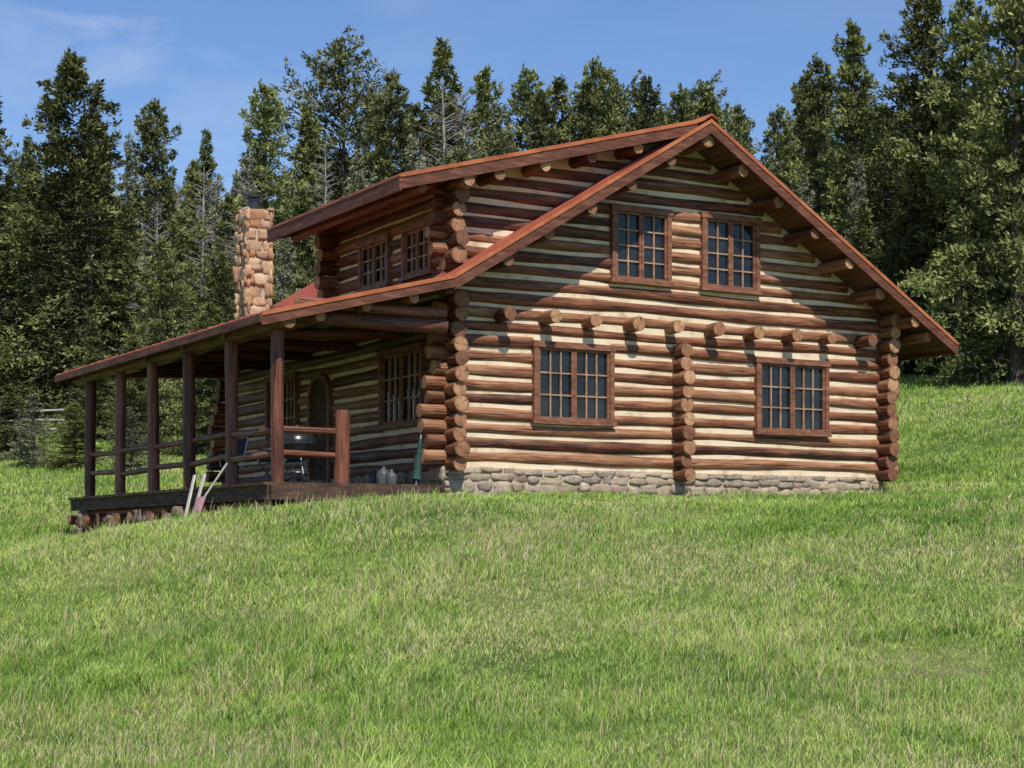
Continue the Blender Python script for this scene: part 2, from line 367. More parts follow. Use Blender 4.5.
def conifer(name,Ht,R,seed,leafmat,h0=.04,prof=.85,round_=0,dens=50,bpm=10,droop=.18,skip=.1,lsz=1.0):
    random.seed(seed); r=np.random.default_rng(seed)
    tr=MB(); segs=6; pts=[]; wx,wy=r.normal(0,.15,2)
    for i in range(segs+1):
        t=i/segs; pts.append(Vector((wx*math.sin(t*3),wy*math.sin(t*2.3),Ht*.98*t-.3)))
    for i in range(segs):
        r0=.017*Ht*(1-i/segs)+.015; r1=.017*Ht*(1-(i+1)/segs)+.015
        tr.log(pts[i],pts[i+1],r0,None,0,0,8,.06,1.0,r1/r0,False)
    Ps=[];Ds=[];Ss=[];L_=[];W_=[];V_=[]
    nb=int(Ht*bpm)
    sect=r.uniform(.70,1.15,12); 
    for i in range(nb):
        f=((i+r.random())/nb); h=Ht*(h0+(1-h0)*f)
        if r.random()<skip: continue
        az=i*2.399+r.normal(0,.4)
        pr=(1-f)**prof*(.80+.20*min(1,f/.18)) if not round_ else math.sqrt(max(0,1-(max(0,f-.35)/.66)**2))*(.55+.45*min(1,f/.3))
        L=R*pr*r.uniform(.55,1.15)*sect[int((az%6.283)/6.283*6)+6*(f>.5)]*(1+.16*math.sin(f*17+seed))+.16
        pitch=-.22+ 1.05*f+r.normal(0,.13)
        dr=Vector((math.cos(az)*math.cos(pitch),math.sin(az)*math.cos(pitch),math.sin(pitch)))
        bx=np.array([0,0,h]); d=np.array(dr); lat=np.array([-math.sin(az),math.cos(az),0])
        if L>1.0:
            e=bx+d*L*.8; e[2]-=droop*L*.5
            tr.log(bx,e,.012+.012*L,None,0,0,4,.05,1.2,.4,False)
        n=int(dens*L*(1.0 if L>1 else 1.4))
        k=max(3,int(L*6)); cs=r.random(k)**.65; cl=r.uniform(-1,1,k); cz=r.normal(0,.10+.03*L,k); ci=r.integers(0,k,n)
        s=np.clip(cs[ci]+r.normal(0,.05,n),.08,1.03); u=r.random(n)
        latd=cl[ci]*(.16+.46*(1.05-s))*L*u**.7+r.normal(0,.06,n)
        P=bx+d*(s*L)[:,None]+lat*latd[:,None]
        P[:,2]+= -droop*L*s**2 + .08*L*np.maximum(0,s-.75) -np.abs(latd)*.2 + cz[ci]+r.normal(0,.055,n)
        D=d*.7+lat*(np.sign(latd)*.6)[:,None]+r.normal(0,.5,(n,3)); D[:,2]+=r.uniform(-.2,.55,n)
        D/=np.linalg.norm(D,axis=1)[:,None]
        up=r.normal(0,.9,(n,3)); up[:,2]+=.8; up+=d*.5; Sd=np.cross(D,up); Sd/=np.linalg.norm(Sd,axis=1)[:,None]+1e-6
        Ps.append(P);Ds.append(D);Ss.append(Sd);ln=r.uniform(.13,.30,n)*lsz;L_.append(ln);W_.append(ln*r.uniform(.12,.24,n))
        clv=r.normal(0,.15,k); bv=r.normal(0,.08)
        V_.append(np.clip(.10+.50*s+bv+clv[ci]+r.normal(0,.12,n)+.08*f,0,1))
    lv=(np.concatenate(Ps),np.concatenate(Ds),np.concatenate(Ss),np.concatenate(L_),np.concatenate(W_),np.concatenate(V_))
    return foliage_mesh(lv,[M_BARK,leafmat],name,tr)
PH=15.0
protos={
 'fir_a':conifer('fir_a',PH,4.3,11,M_FIR,dens=118,bpm=13,prof=.72,lsz=.95),
 'fir_b':conifer('fir_b',PH,4.0,12,M_FIR,dens=118,bpm=13,prof=.58,skip=.18,lsz=.95),
 'fir_c':conifer('fir_c',PH,4.6,13,M_FIR,dens=112,bpm=13,prof=.64,skip=.15,droop=.24,lsz=.95),
 'spruce':conifer('spruce',PH,2.9,14,M_FIR,dens=110,bpm=13,prof=.82,lsz=.95),
 'pine_a':conifer('pine_a',PH,3.8,15,M_PINE,h0=.2,round_=1,dens=92,bpm=9,skip=.22,droop=.05,lsz=1.0),
 'pine_b':conifer('pine_b',PH,3.3,16,M_PINE,h0=.2,round_=1,dens=92,bpm=9,skip=.22,droop=.08,lsz=1.0),
 'grey':conifer('grey',PH,3.4,17,M_GREY,dens=78,bpm=10,prof=.7,skip=.22,lsz=.95),
}
def dead_mesh(name,seed):
    random.seed(seed); r=np.random.default_rng(seed); mb=MB()
    mb.log((0,0,-.3),(.1,.1,PH*.95),.17,None,0,0,7,.05,1.5,.15,False)
    for i in range(120):
        f=r.uniform(.15,.98); az=r.uniform(0,6.28); L=2.3*(1-f)**.6*r.uniform(.3,1.1)+.2; z=f*PH*.95
        p0=Vector((0,0,z)); d=Vector((math.cos(az),math.sin(az),r.uniform(-.1,.5)+.4*f)); p1=p0+d*L
        mb.log(p0,p1,.03,None,0,0,4,.05,1.5,.3,False)
        for k in range(8):
            s=r.uniform(.3,1); q=p0.lerp(p1,s); a2=az+r.uniform(-1.3,1.3); e=q+Vector((math.cos(a2),math.sin(a2),r.uniform(-.3,.6)))*L*.35
            mb.log(q,e,.014,None,0,0,3,.0,2,.4,False)
    me=bpy.data.meshes.new(name); me.from_pydata([tuple(p) for p in mb.v],[],mb.f); me.materials.append(M_DEAD); return me
dead=[dead_mesh('dead_a',31),dead_mesh('dead_b',32)]
random.seed(99)
def tree(name,kind,x,y,ztop,wide=1.0,parent=None):
    zb=float(H(np.array([x]),np.array([y]))[0]); h=max(1.6,ztop-zb); s=h/PH
    me=protos[kind] if kind in protos else dead[int(kind[-1])]
    ob=bpy.data.objects.new(name,me); S.collection.objects.link(ob)
    ob.location=(x,y,zb-.1); ob.rotation_euler=(random.uniform(-.03,.03),random.uniform(-.03,.03),random.uniform(0,6.28))
    sw=s*wide; ob.scale=(sw,sw,s)
    if parent: ob.parent=parent
    return ob
near=[ # kind, x, y, z of tip, width factor
('fir_c',-17.6,71,19.8,1.2),('fir_a',-22.0,73,19.2,1.1),('fir_b',-15.6,77,19.4,.95),('fir_a',-12.8,78,15.6,.9),
('fir_c',-12.9,65,11.4,1.0),('fir_b',-11.0,66,11.0,1.0),('fir_b',-16.0,70,12.5,1.0),('fir_a',-15.2,64,8.2,1.2),
('grey',-8.9,68,12.2,1.1),('fir_b',-12.9,60,7.2,1.3),('fir_c',-10.2,59,8.2,1.3),('grey',-19.6,66,6.6,1.7),
('fir_b',-12.1,86,22.6,.9),('spruce',-16.5,95,22.4,1.0),('fir_a',-8.5,74,15.0,1.0),('fir_c',-6.5,68,13.5,1.0),('grey',-14.0,90,20.2,1.1),
('fir_a',-10.6,92,23.0,.9),('pine_a',-9.2,96,27.0,1.05),('fir_b',-6.4,92,24.6,.95),('spruce',-4.2,100,28.8,1.25),('fir_a',-1.7,96,26.0,.95),
('fir_c',-7.8,98,24.9,.85),('fir_b',-5.2,94,23.6,.95),('fir_c',-3.0,98,25.0,.9),('grey',-.4,92,23.2,1.1),
('fir_b',.8,94,25.4,.95),('fir_a',1.9,90,23.2,.9),('spruce',2.8,98,26.0,1.3),('fir_a',3.9,92,24.2,.9),('fir_c',4.9,95,26.2,.95),('pine_a',6.3,98,25.6,.95),('fir_a',7.6,94,24.9,1.0),('fir_b',8.8,91,23.4,.95),('pine_b',9.9,96,25.0,1.2),
('fir_b',3.5,84,19,1.0),('pine_b',-2.9,85,19,1.2),('grey',-7.3,82,18.5,1.1),
('fir_a',13.6,104,25.6,1.0),('fir_c',12.9,86,21.4,.9),('fir_b',13.3,76,21.0,.9),('fir_a',14.4,72,21.4,.9),('fir_c',15.9,68,21.6,.9),
('fir_b',17.0,66,20.5,1.0),('fir_a',16.9,58.5,22.5,.85),('spruce',20.4,60,23,1.3),('grey',11.9,72,15.3,1.0),('grey',13.3,67,14.8,.9),
('spruce',12.8,64,12.5,1.5),('fir_b',18.9,64,16,1.0),('fir_a',23,63,20,1.0),('spruce',14.9,66,15,1.3),('fir_a',15.3,90,24.0,.9)]
for k,x,y,zt,w in near: tree('fir_tree' if not k.startswith('pine') else 'pine_tree',k,x,y,zt,w)
for k,x,y,zt,w in (('grey',-15.6,57,5.0,2.2),('fir_b',-14.0,56,4.6,2.4),('fir_c',-17.2,60,5.3,2.2),('grey',-12.0,55,4.4,2.4),('fir_a',-18.6,61,4.9,2.4)): tree('juniper_bush',k,x,y,zt,w)
for k,x,y,zt in (('dead0',-14.6,82,18.4),('dead1',-3.1,88,24.3),('dead0',-13.6,66,13.5),('dead1',-11.5,76,17.8),('dead0',-2.3,91,24.6),('dead1',-8.3,78,18.5),('dead0',-13.6,80,17.6)): tree('dead_tree',k,x,y,zt)
forest=empty('distant_forest')
pts=[]
for _ in range(6000):
    y=random.uniform(76,170); x=random.uniform(-.40*y-6,.40*y+6)
    if y<88 and abs(x)<22 : continue
    ms=4.4 if y<120 else 5.6
    if any((x-a)**2+(y-b_)**2<ms*ms for a,b_ in pts): continue
    pts.append((x,y))
kinds=['fir_a','fir_b','fir_c','spruce','pine_a','pine_b','grey','fir_a','fir_b','fir_c','grey']
for i,(x,y) in enumerate(pts):
    zb=float(H(np.array([x]),np.array([y]))[0]); k=random.choice(kinds)
    if random.random()<.07: k='dead0'
    tree('conifer',k,x,y,zb+random.uniform(8,14.0),random.uniform(.9,1.2),forest)
print('forest',len(pts))
# rail fence on the far left slope
fe=MB(); fx=[-22.5,-20.3,-18.1,-15.9]
fp=[Vector((x,63.5+.4*i,float(H(np.array([x]),np.array([63.5+.4*i]))[0]))) for i,x in enumerate(fx)]
for p in fp: fe.log(p+Vector((0,0,-.2)),p+Vector((0,0,1.25)),.07,None,0,0,8)
for a,b_ in zip(fp[:-1],fp[1:]):
    for h in (.45,.8,1.1): fe.log(a+Vector((0,-.06,h)),b_+Vector((0,-.06,h+random.uniform(-.06,.06))),.045,None,0,0,8)
fe.build('rail_fence',[M_GREYW])

# ------------------------------------------------------------ log cabin
random.seed(5)
cabin=empty('log_cabin'); cabin.matrix_world=HM
WL,WR,TB=-.2,8.8,9.6
RW,RZ=4.3,7.12; SL=.611; DS=.268; BRK=-.57
Z0=1.27; P=.236; LR=.106
def zmain(w): return RZ-SL*abs(w-RW)
def zdorm(w): return RZ+.03-DS*(RW-w)
BRZ=zmain(BRK); PE=-3.74; PZ=3.36; PS=(BRZ-PZ)/(BRK-PE)
def zporch(w): return BRZ-PS*(BRK-w)
DT1=4.6; DW=-1.4
wins_g=[(1.30,2.86,2.03,3.32,3,3),(5.86,7.50,2.0,3.30,3,3),(2.82,4.03,4.45,5.70,2,4),(4.68,5.93,4.45,5.74,2,4)]
wins_l=[(.68,2.3,2.0,3.28),(5.9,7.4,2.0,3.25)]
door=(4.35,5.35,.95,3.1)
wins_d=[(.37,1.42,4.42,5.25),(1.94,3.12,4.42,5.25)]
def cut(a,b,ops,z):
    iv=[(a,b)]
    for o0,o1,zb,zt in ops:
        if zb-.03<z<zt+.03:
            nv=[]
            for p,q in iv:
                if o1<=p or o0>=q: nv.append((p,q)); continue
                if o0>p: nv.append((p,o0+.01))
                if o1<q: nv.append((o1-.01,q))
            iv=nv
    return iv
logs=MB(); chk=MB()
for t,front in ((0,True),(TB,False)):
    k=0
    while True:
        z=Z0+.133+P*k; k+=1
        if z>6.85: break
        zl=(zdorm if front else zmain)
        top=(4.3-(RZ-.14-z)/(DS if front else SL))
        side=zl(WL)-.2
        if z<side: 
            pr=.33+random.uniform(-.06,.07)+(.14 if z<2.75 else 0)
            if 3.85<z<4.6: pr=.12
            a=WL-pr
        else: a=max(WL-.1,top+.1)
        wr=RW+(RZ-.16-z)/SL
        b_=WR+(.36+random.uniform(-.06,.06)) if wr>WR+.5 else min(wr,WR+.3)
        if b_-a<.3: continue
        ops=[(w0,w1,zb,zt) for w0,w1,zb,zt,_,_ in wins_g] if front else []
        for p,q in cut(a,b_,ops,z):
            logs.log((p,t,z+random.uniform(-.008,.008)),(q,t,z+random.uniform(-.008,.008)),LR*random.uniform(.90,1.06),.118 if q-p>6 else None,wob=.085,wander=.012)
    poly=[(WL,1.24),(WR,1.24),(WR,zmain(WR)-.12),(RW,RZ-.12)]
    poly.append((WL,(zdorm(WL) if front else zmain(WL))-.12))
    chk.prism(poly,t-.052,t+.052)
for w,left in ((WL,True),(WR,False)):
    for k in range(0,24):
        z=Z0+.015+P*k
        if z>5.75: break
        if left:
            t1=TB+.34 if z<4.0 else DT1-.0
            lim=zdorm(WL)-.2 if z>4.35 else 4.12
            if 4.05<z<4.4 : 
                logs.log((w,.0,z),(w,DT1-.2,z),LR); continue
            if z>lim: break
            ops=[(a,b_,c_,d_) for a,b_,c_,d_ in wins_l]+[(door[0],door[1],.9,3.05)]+[(a,b_,c_,d_) for a,b_,c_,d_ in wins_d]
        else:
            if z>zmain(WR)-.2: break
            t1=TB+.34; ops=[]
        t0=-.40+random.uniform(-.06,.06)
        for p,q in cut(t0,t1,ops,z):
            logs.log((w+random.uniform(-.02,.02),p,z),(w,q,z),LR*random.uniform(.93,1.06),random.uniform(.113,.145) if (q-p>6 or p<0) else None,wob=.08)
chk.box((WL-.046,.055,1.24),(WL+.046,TB-.055,4.05)); chk.box((WL-.045,.056,4.052),(WL+.045,DT1-.45,zdorm(WL)-.12))
chk.box((WR-.046,.055,1.24),(WR+.046,TB-.055,zmain(WR)-.12))
k=0
while True:
    z=Z0+.133+P*k; k+=1
    if z<4.2: continue
    if z>6.8: break
    wa=RW-(RZ-.16-z)/DS if z>zdorm(WL)-.2 else WL-.38-random.uniform(0,.08); wb=RW-(RZ-z)/SL+.15
    if wa>3.6: break
    wb=max(wb,wa+.4); wb=min(wb,RW-.2)
    logs.log((wa,4.2,z),(wb,4.2,z),LR,.125)
chk.prism([(WL,4.1),(RW,RZ-.2),(WL,zdorm(WL)-.12)],4.16,4.24)
for k in range(0,11):
    z=1.2+P*k
    if z>3.5: break
    logs.log((4.2+random.uniform(-.025,.025),-.40+random.uniform(-.06,.05),z),(4.2,-.05,z),random.uniform(.110,.134),None)
for k in range(10):
    w=.68+.84*k
    logs.log((w+random.uniform(-.03,.03),-.42+random.uniform(-.06,.06),3.71),(w,-.05,3.71),.115*random.uniform(.85,1.1))
for k in range(1,6):
    w=RW-.78*k; logs.log((w,-.80+random.uniform(-.06,.04),zmain(w)-.25),(w,0,zmain(w)-.25),.10)
for k in range(1,7):
    w=RW+.77*k; logs.log((w,-.80+random.uniform(-.06,.04),zmain(w)-.25),(w,0,zmain(w)-.25),.105)
logs.log((RW,-.82,RZ-.30),(RW,0,RZ-.30),.13)
for w in (3.0,2.1,1.2,.35,-.2): logs.log((w,-.66+random.uniform(-.03,.03),zdorm(w)-.24),(w,0,zdorm(w)-.24),.095)
for w in (-.2,): logs.log((w,-.6,zdorm(w)-.26),(w,DT1-.1,zdorm(w)-.26),.105)
logs.log((-.95,-.55,zdorm(-.95)-.22),(-.95,DT1-.1,zdorm(-.95)-.22),.08)
logs.log((9.35,-.7,zmain(9.35)-.22),(9.35,TB+.4,zmain(9.35)-.22),.09)
for w,r_ in ((-1.2,.085),(-2.0,.085),(-2.75,.085)): logs.log((w,-.75,zporch(w)-.2),(w,TB+.3,zporch(w)-.2),r_)
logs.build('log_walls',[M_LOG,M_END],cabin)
chk.build('chinking',[M_CHINK],cabin,True)

# foundation
fd=MB(); fd.box((WL-.05,-.08,.1),(WR+.05,.10,1.236)); fd.box((WL-.05,.1,.1),(WL+.1,TB,1.236)); fd.box((WR-.1,.1,.1),(WR+.05,TB,1.236)); fd.box((WL+.1,TB-.1,.1),(WR-.1,TB+.05,1.236))
fd.build('foundation_core',[M_MORTAR],cabin,True)
fs=MB()
def stone_wall(mb,a0,a1,z0,z1,fn,sz=.22,dp=.06,rn=.35,asp=.62):
    z=z0
    while z<z1-.02:
        h=random.uniform(.6,1.15)*sz*asp; h=min(h,z1-z); a=a0-random.random()*sz*.3
        while a<a1:
            w=random.uniform(.6,1.7)*sz; w=min(w,a1+.03-a)
            if w>.04: mb.stone((a+w/2,0,z+h/2+random.uniform(-.03,.03)),(w/2*.9,dp*random.uniform(.7,1.3),h/2*random.uniform(.8,1.15)),0,fn,rn)
            a+=w
        z+=h
stone_wall(fs,WL-.1,WR,.4,1.225,lambda x,y,z:(x,y-.07,z),.27,.04)
stone_wall(fs,0,TB,.35,1.2,lambda x,y,z:(WR+.06+y,x,z))
stone_wall(fs,0,TB,.35,1.2,lambda x,y,z:(WL-.06+y,x,z),.3)
fs.build('foundation_stones',[M_STONE],cabin,True)
# chimney
ch=MB(); cw,ct=.60,10.35; hw=.255
ch2=MB(); ch2.box((cw-hw,ct-hw,0),(cw+hw,ct+hw,7.08)); ch2.build('chimney_core',[M_MORTAR],cabin,True)
for fn in (lambda x,y,z:(cw+x,ct-hw+y,z),lambda x,y,z:(cw+x,ct+hw+y,z),lambda x,y,z:(cw-hw+y,ct+x,z),lambda x,y,z:(cw+hw+y,ct+x,z)):
    stone_wall(ch,-hw-.03,hw+.03,2.5,7.12,fn,.27,.035,.22,1.0)
ch.build('chimney_stones',[M_CSTONE],cabin,True)
cc=MB(); cc.log((cw,ct,7.05),(cw,ct,7.34),.13,None,0,0,16,0,.3); cc.log((cw,ct,7.38),(cw,ct,7.44),.20,None,0,0,16,0,.3); 
for a in range(4): cc.log((cw+.11*math.cos(a*1.57),ct+.11*math.sin(a*1.57),7.32),(cw+.11*math.cos(a*1.57),ct+.11*math.sin(a*1.57),7.40),.015,None,0,0,5,0,.3)
cc.build('chimney_flue',[M_BLACK],cabin)

# roof ------------------------------------------------------
roof=MB(); sof=MB(); trim=MB(); board=MB()
T0,T1=-.9,10.05
def slab(w0,z0,w1,z1,t0,t1,rake0=True,rake1=True,eave=True,seam=.45,fh=.21,eh=.19,etrim=True):
    def Pz(w,dz): return z0+(z1-z0)*(w-w0)/(w1-w0)+dz
    sof.prism([(w0,Pz(w0,-.12)),(w1,Pz(w1,-.12)),(w1,Pz(w1,-.012)),(w0,Pz(w0,-.012))],t0+.04,t1-.04)
    roof.prism([(w0,Pz(w0,-.01)),(w1,Pz(w1,-.01)),(w1,Pz(w1,.008)),(w0,Pz(w0,.008))],t0+.02,t1-.02)
    t=t0+seam
    while t<t1-.1:
        roof.prism([(w0,Pz(w0,.009)),(w1,Pz(w1,.009)),(w1,Pz(w1,.035)),(w0,Pz(w0,.035))],t-.012,t+.012); t+=seam
    for on,ta,tb,tc in ((rake0,t0-.005,t0+.038,t0-.02),(rake1,t1-.038,t1+.005,t1-.03)):
        if on:
            board.prism([(w0,Pz(w0,-fh)),(w1,Pz(w1,-fh)),(w1,Pz(w1,-.035)),(w0,Pz(w0,-.035))],ta,tb)
            trim.prism([(w0,Pz(w0,-.034)),(w1,Pz(w1,-.034)),(w1,Pz(w1,.03)),(w0,Pz(w0,.03))],tc,tc+.05)
    if eave:
        s=1 if w1>w0 else -1
        a,b_=(w1-.0,w1+.035) if s>0 else (w1-.035,w1)
        board.box((a,t0-.004,z1-eh),(b_,t1+.004,z1-(.03 if etrim else .012))); 
        if etrim:
            a,b_=(w1-.02,w1+.045) if s>0 else (w1-.045,w1+.02)
            trim.box((a,t0-.018,z1-.028),(b_,t1+.018,z1+.012))
slab(RW,RZ,9.88,zmain(9.88),T0,T1)
slab(RW,RZ,BRK,BRZ,T0,T1,eave=False)
slab(BRK,BRZ,PE,PZ,T0,T1-.1,fh=.17,eh=.13,etrim=False)
slab(RW,RZ+.05,DW,zdorm(DW)+.02,-.72,DT1,eh=.24)
trim.prism([(RW-.16,RZ-.02),(RW,RZ+.09),(RW+.16,RZ+.0),(RW,RZ+.12)],T0-.03,T1)
roof.build('roof_metal',[M_ROOF],cabin,True); sof.build('roof_soffit',[M_SOFFIT],cabin,True)
trim.build('roof_trim',[M_TRIM],cabin,True); board.build('fascia_boards',[M_BOARD],cabin,True)

# windows
fr=MB(); gl=MB(); mu=MB()
def window(fn,a0,a1,z0,z1,cols,rows,fw=.085,out=.15,double=True):
    B=lambda mb,p,q:mb.box(p,q,0,fn)
    B(fr,(a0-.03,.02,z0-.05),(a1+.03,out+.03,z0+.03))
    B(fr,(a0-.02,.02,z1-fw),(a1+.02,out+.012,z1+.02))
    B(fr,(a0,.02,z0+.03),(a0+fw,out,z1-fw)); B(fr,(a1-fw,.02,z0+.03),(a1,out,z1-fw))
    ia,ib=a0+fw,a1-fw; iz0,iz1=z0+.03,z1-fw
    halves=[(ia,(ia+ib)/2-.004),((ia+ib)/2+.004,ib)] if double else [(ia,ib)]
    for h0,h1 in halves:
        sw=.045
        B(fr,(h0,.076,iz0),(h0+sw,.125,iz1)); B(fr,(h1-sw,.076,iz0),(h1,.125,iz1))
        B(fr,(h0+sw,.076,iz0),(h1-sw,.123,iz0+sw)); B(fr,(h0+sw,.076,iz1-sw),(h1-sw,.123,iz1))
        x0,x1,y0,y1=h0+sw,h1-sw,iz0+sw,iz1-sw
        for c in range(cols):
            for r_ in range(rows):
                xa,xb=x0+(x1-x0)*c/cols,x0+(x1-x0)*(c+1)/cols; ya,yb=y0+(y1-y0)*r_/rows,y0+(y1-y0)*(r_+1)/rows
                j=[random.uniform(-.003,.003) for _ in range(3)]
                vs=[(xa,.072+j[0],ya),(xb,.072+j[1],ya),(xb,.072+j[1]+j[2],yb),(xa,.072+j[0]+j[2],yb)]
                gl.add([fn(*p) for p in vs],[(0,1,2,3)],0)
        for c in range(1,cols):
            x=x0+(x1-x0)*c/cols; B(mu,(x-.012,.068,y0),(x+.012,.108,y1))
        for r_ in range(1,rows):
            y=y0+(y1-y0)*r_/rows; B(mu,(x0,.068,y-.012),(x1,.106,y+.012))
    B(fr,(ia,.053,iz0),(ib,.062,iz1))
gf=lambda a,d,z:(a,-d,z); lf=lambda a,d,z:(WL-d,a,z)
for w0,w1,zb,zt,c,r_ in wins_g: window(gf,w0,w1,zb,zt,c,r_)
for a,b_,c,d in wins_l: window(lf,a,b_,c,d,3,3)
for a,b_,c,d in wins_d: window(lf,a,b_,c,d,2,3)
a0,a1,zb,zt=door
db=MB(); nb_=6
for i in range(nb_):
    x0=a0+.1+(a1-a0-.2)*i/nb_; x1=a0+.1+(a1-a0-.2)*(i+1)/nb_; xm=(x0+x1)/2; rr=(a1-a0)/2-.1
    top=zt-.45+math.sqrt(max(.01,rr*rr-(xm-(a0+a1)/2)**2))
    db.box((x0+.004,.05,zb),(x1-.004,.09,top),0,lf)
nseg=14; rr=(a1-a0)/2; cxm=(a0+a1)/2
for i in range(nseg):
    t0_=math.pi*i/nseg; t1_=math.pi*(i+1)/nseg
    q=[(cxm+r_*math.cos(t),zt-.45+r_*math.sin(t)) for r_,t in ((rr-.1,t0_),(rr,t0_),(rr,t1_),(rr-.1,t1_))]
    vs=[lf(a,.03,z) for a,z in q]+[lf(a,.15,z) for a,z in q]
    fr.add(vs,[(0,1,2,3),(7,6,5,4),(0,4,5,1),(1,5,6,2),(2,6,7,3),(3,7,4,0)])
fr.box((a0,.03,zb),(a0+.1,.15,zt-.45),0,lf); fr.box((a1-.1,.03,zb),(a1,.15,zt-.45),0,lf)
db.build('door_planks',[M_DECK],cabin,True)
fr.build('window_frames',[M_FRAME],cabin,True,None,.006); gl.build('window_panes',[M_GLASS],cabin,False); mu.build('window_muntins',[M_MUNT],cabin,True)

# porch
DZ=.93
dk=MB(); t=-.62
while t<TB+.05:
    dk.box((-3.58-random.uniform(0,.03),t,DZ-.045),(WL-.32,t+.138,DZ),0); t+=.145
dk.box((-3.50,-.66,DZ-.26),(WL-.5,-.622,DZ-.047)); dk.box((-3.55,-.62,DZ-.26),(-3.51,TB,DZ-.047))
dk.build('porch_deck_boards',[M_DECK],cabin,True)
pr=MB()
for w in (-2.4,-1.3): pr.log((w,-.58,DZ-.17),(w,TB+.1,DZ-.17),.115)
posts=[-.43+1.91*k for k in range(6)]
PW=-3.3
for i,t in enumerate(posts):
    pr.log((PW,t,DZ-.02),(PW+random.uniform(-.03,.03),t+random.uniform(-.03,.03),3.22),.10*random.uniform(.92,1.08))
pr.log((PW,-.85,3.30),(PW,TB+.3,3.30),.115)
pr.log((PW-.1,-.43,3.42-.0),(WL-.3,-.43,3.42),.12); pr.log((-3.0,-.43,3.62),(WL-.3,-.43,3.62),.09)
for t in posts[1:]: pr.log((PW-.15,t,3.34),(WL-.1,t,3.5),.09)
for z in (1.73,1.36):
    for i in range(5):
        pr.log((PW,posts[i]+.05,z+random.uniform(-.04,.04)),(PW,posts[i+1]-.05,z+random.uniform(-.04,.04)),.05,None,0,1,10)
    pr.log((PW+.05,-.43,z),(-2.3,-.43,z-.02),.05,None,0,1,10)
pr.log((-2.28,-.45,DZ-.0),(-2.27,-.45,2.04),.12)
pr.build('porch_timbers',[M_POST,M_END],cabin)
st=MB()
for i,t in enumerate(posts[1:]):
    for q in range(14):
        st.stone((PW-.02+random.uniform(-.14,.14),t+random.uniform(-.22,.22),random.uniform(-.05,.56)),(.15,.17,.10))
st.build('porch_piers',[M_PIER],cabin,True)
sk=MB()
for t in posts[1:]: sk.log((-3.6,t-.6,.46),(-1.2,t-.6,.46),.12); sk.log((-3.56,t+.6,.50),(-1.2,t+.6,.50),.10)
sk.log((-3.30,.4,.60),(-3.30,TB+.1,.60),.10)
sk.box((-3.2,.2,-.3),(-3.15,TB,.70),0)
sk.build('crib_logs',[M_POST,M_END],cabin)

# ------------------------------------------------------------ props
def sphere_ring(mb,c,prof,mi=0,sides=24):
    vs=[];n=len(prof)
    for r_,z in prof:
        for j in range(sides):
            a=2*math.pi*j/sides; vs.append((c[0]+r_*math.cos(a),c[1]+r_*math.sin(a),c[2]+z))
    fs=[(i*sides+j,i*sides+(j+1)%sides,(i+1)*sides+(j+1)%sides,(i+1)*sides+j) for i in range(n-1) for j in range(sides)]
    mb.add(vs,fs,mi,.5,None,True)
g=MB(); c=(-2.75,.15,DZ)
sphere_ring(g,c,[(.001,.34),(.10,.35),(.19,.40),(.25,.48),(.28,.57),(.29,.60)])
sphere_ring(g,c,[(.295,.60),(.30,.625),(.28,.70),(.23,.77),(.13,.825),(.04,.84),(.001,.842)])
sphere_ring(g,c,[(.001,.86),(.03,.862),(.03,.90),(.001,.905)])
for a in (.5,2.6,4.7):
    g.log((c[0]+.16*math.cos(a),c[1]+.16*math.sin(a),DZ+.42),(c[0]+.30*math.cos(a),c[1]+.30*math.sin(a),DZ+.01),.012,None,1,1,8,0)
sphere_ring(g,(c[0],c[1],DZ),[(.001,.17),(.2,.17),(.205,.18),(.001,.182)],1)
for a in (2.6,4.7):
    x,y=c[0]+.3*math.cos(a),c[1]+.3*math.sin(a); g.log((x-.02,y,DZ+.075),(x+.02,y,DZ+.075),.075,None,0,0,16,0)
g.log((c[0]-.36,c[1]-.05,DZ+.62),(c[0]-.36,c[1]+.05,DZ+.62),.012,None,1,1,8,0)
g.build('kettle_grill',[M_BLACK,M_STEEL],None,False,HM)
def chair(w,t,rot):
    mb=MB()
    def tf(x,y,z):
        c_,s_=math.cos(rot),math.sin(rot); return (w+x*c_-y*s_,t+x*s_+y*c_,DZ+z)
    L=lambda a,b_:mb.log(tf(*a),tf(*b_),.012,None,0,0,8,0)
    for x in(-.25,.25):
        L((x,-.22,0),(x,.2,.42)); L((x,.22,0),(x,-.2,.42)); L((x,.18,.40),(x,.32,.92)); L((x,-.22,.6),(x,.25,.6)); L((x,-.2,.4),(x,-.22,.6))
    L((-.25,-.22,0),(.25,-.22,0));L((-.25,.22,0),(.25,.22,0)); L((-.25,.32,.92),(.25,.32,.92))
    mb.box((-.25,-.2,.40),(.25,.2,.425),1,tf)
    vs=[tf(-.25,.19,.5),tf(.25,.19,.5),tf(.25,.31,.9),tf(-.25,.31,.9),tf(-.25,.21,.5),tf(.25,.21,.5),tf(.25,.33,.9),tf(-.25,.33,.9)]
    mb.add(vs,[(0,1,2,3),(7,6,5,4),(0,4,5,1),(1,5,6,2),(2,6,7,3),(3,7,4,0)],1)
    mb.build('folding_chair',[M_STEEL,M_CANVAS],None,True,HM)
chair(-2.5,1.5,-1.2); chair(-2.5,3.9,-1.5)
def gz(w,t):
    p=HM@Vector((w,t,0)); return float(H(np.array([p.x]),np.array([p.y]))[0])
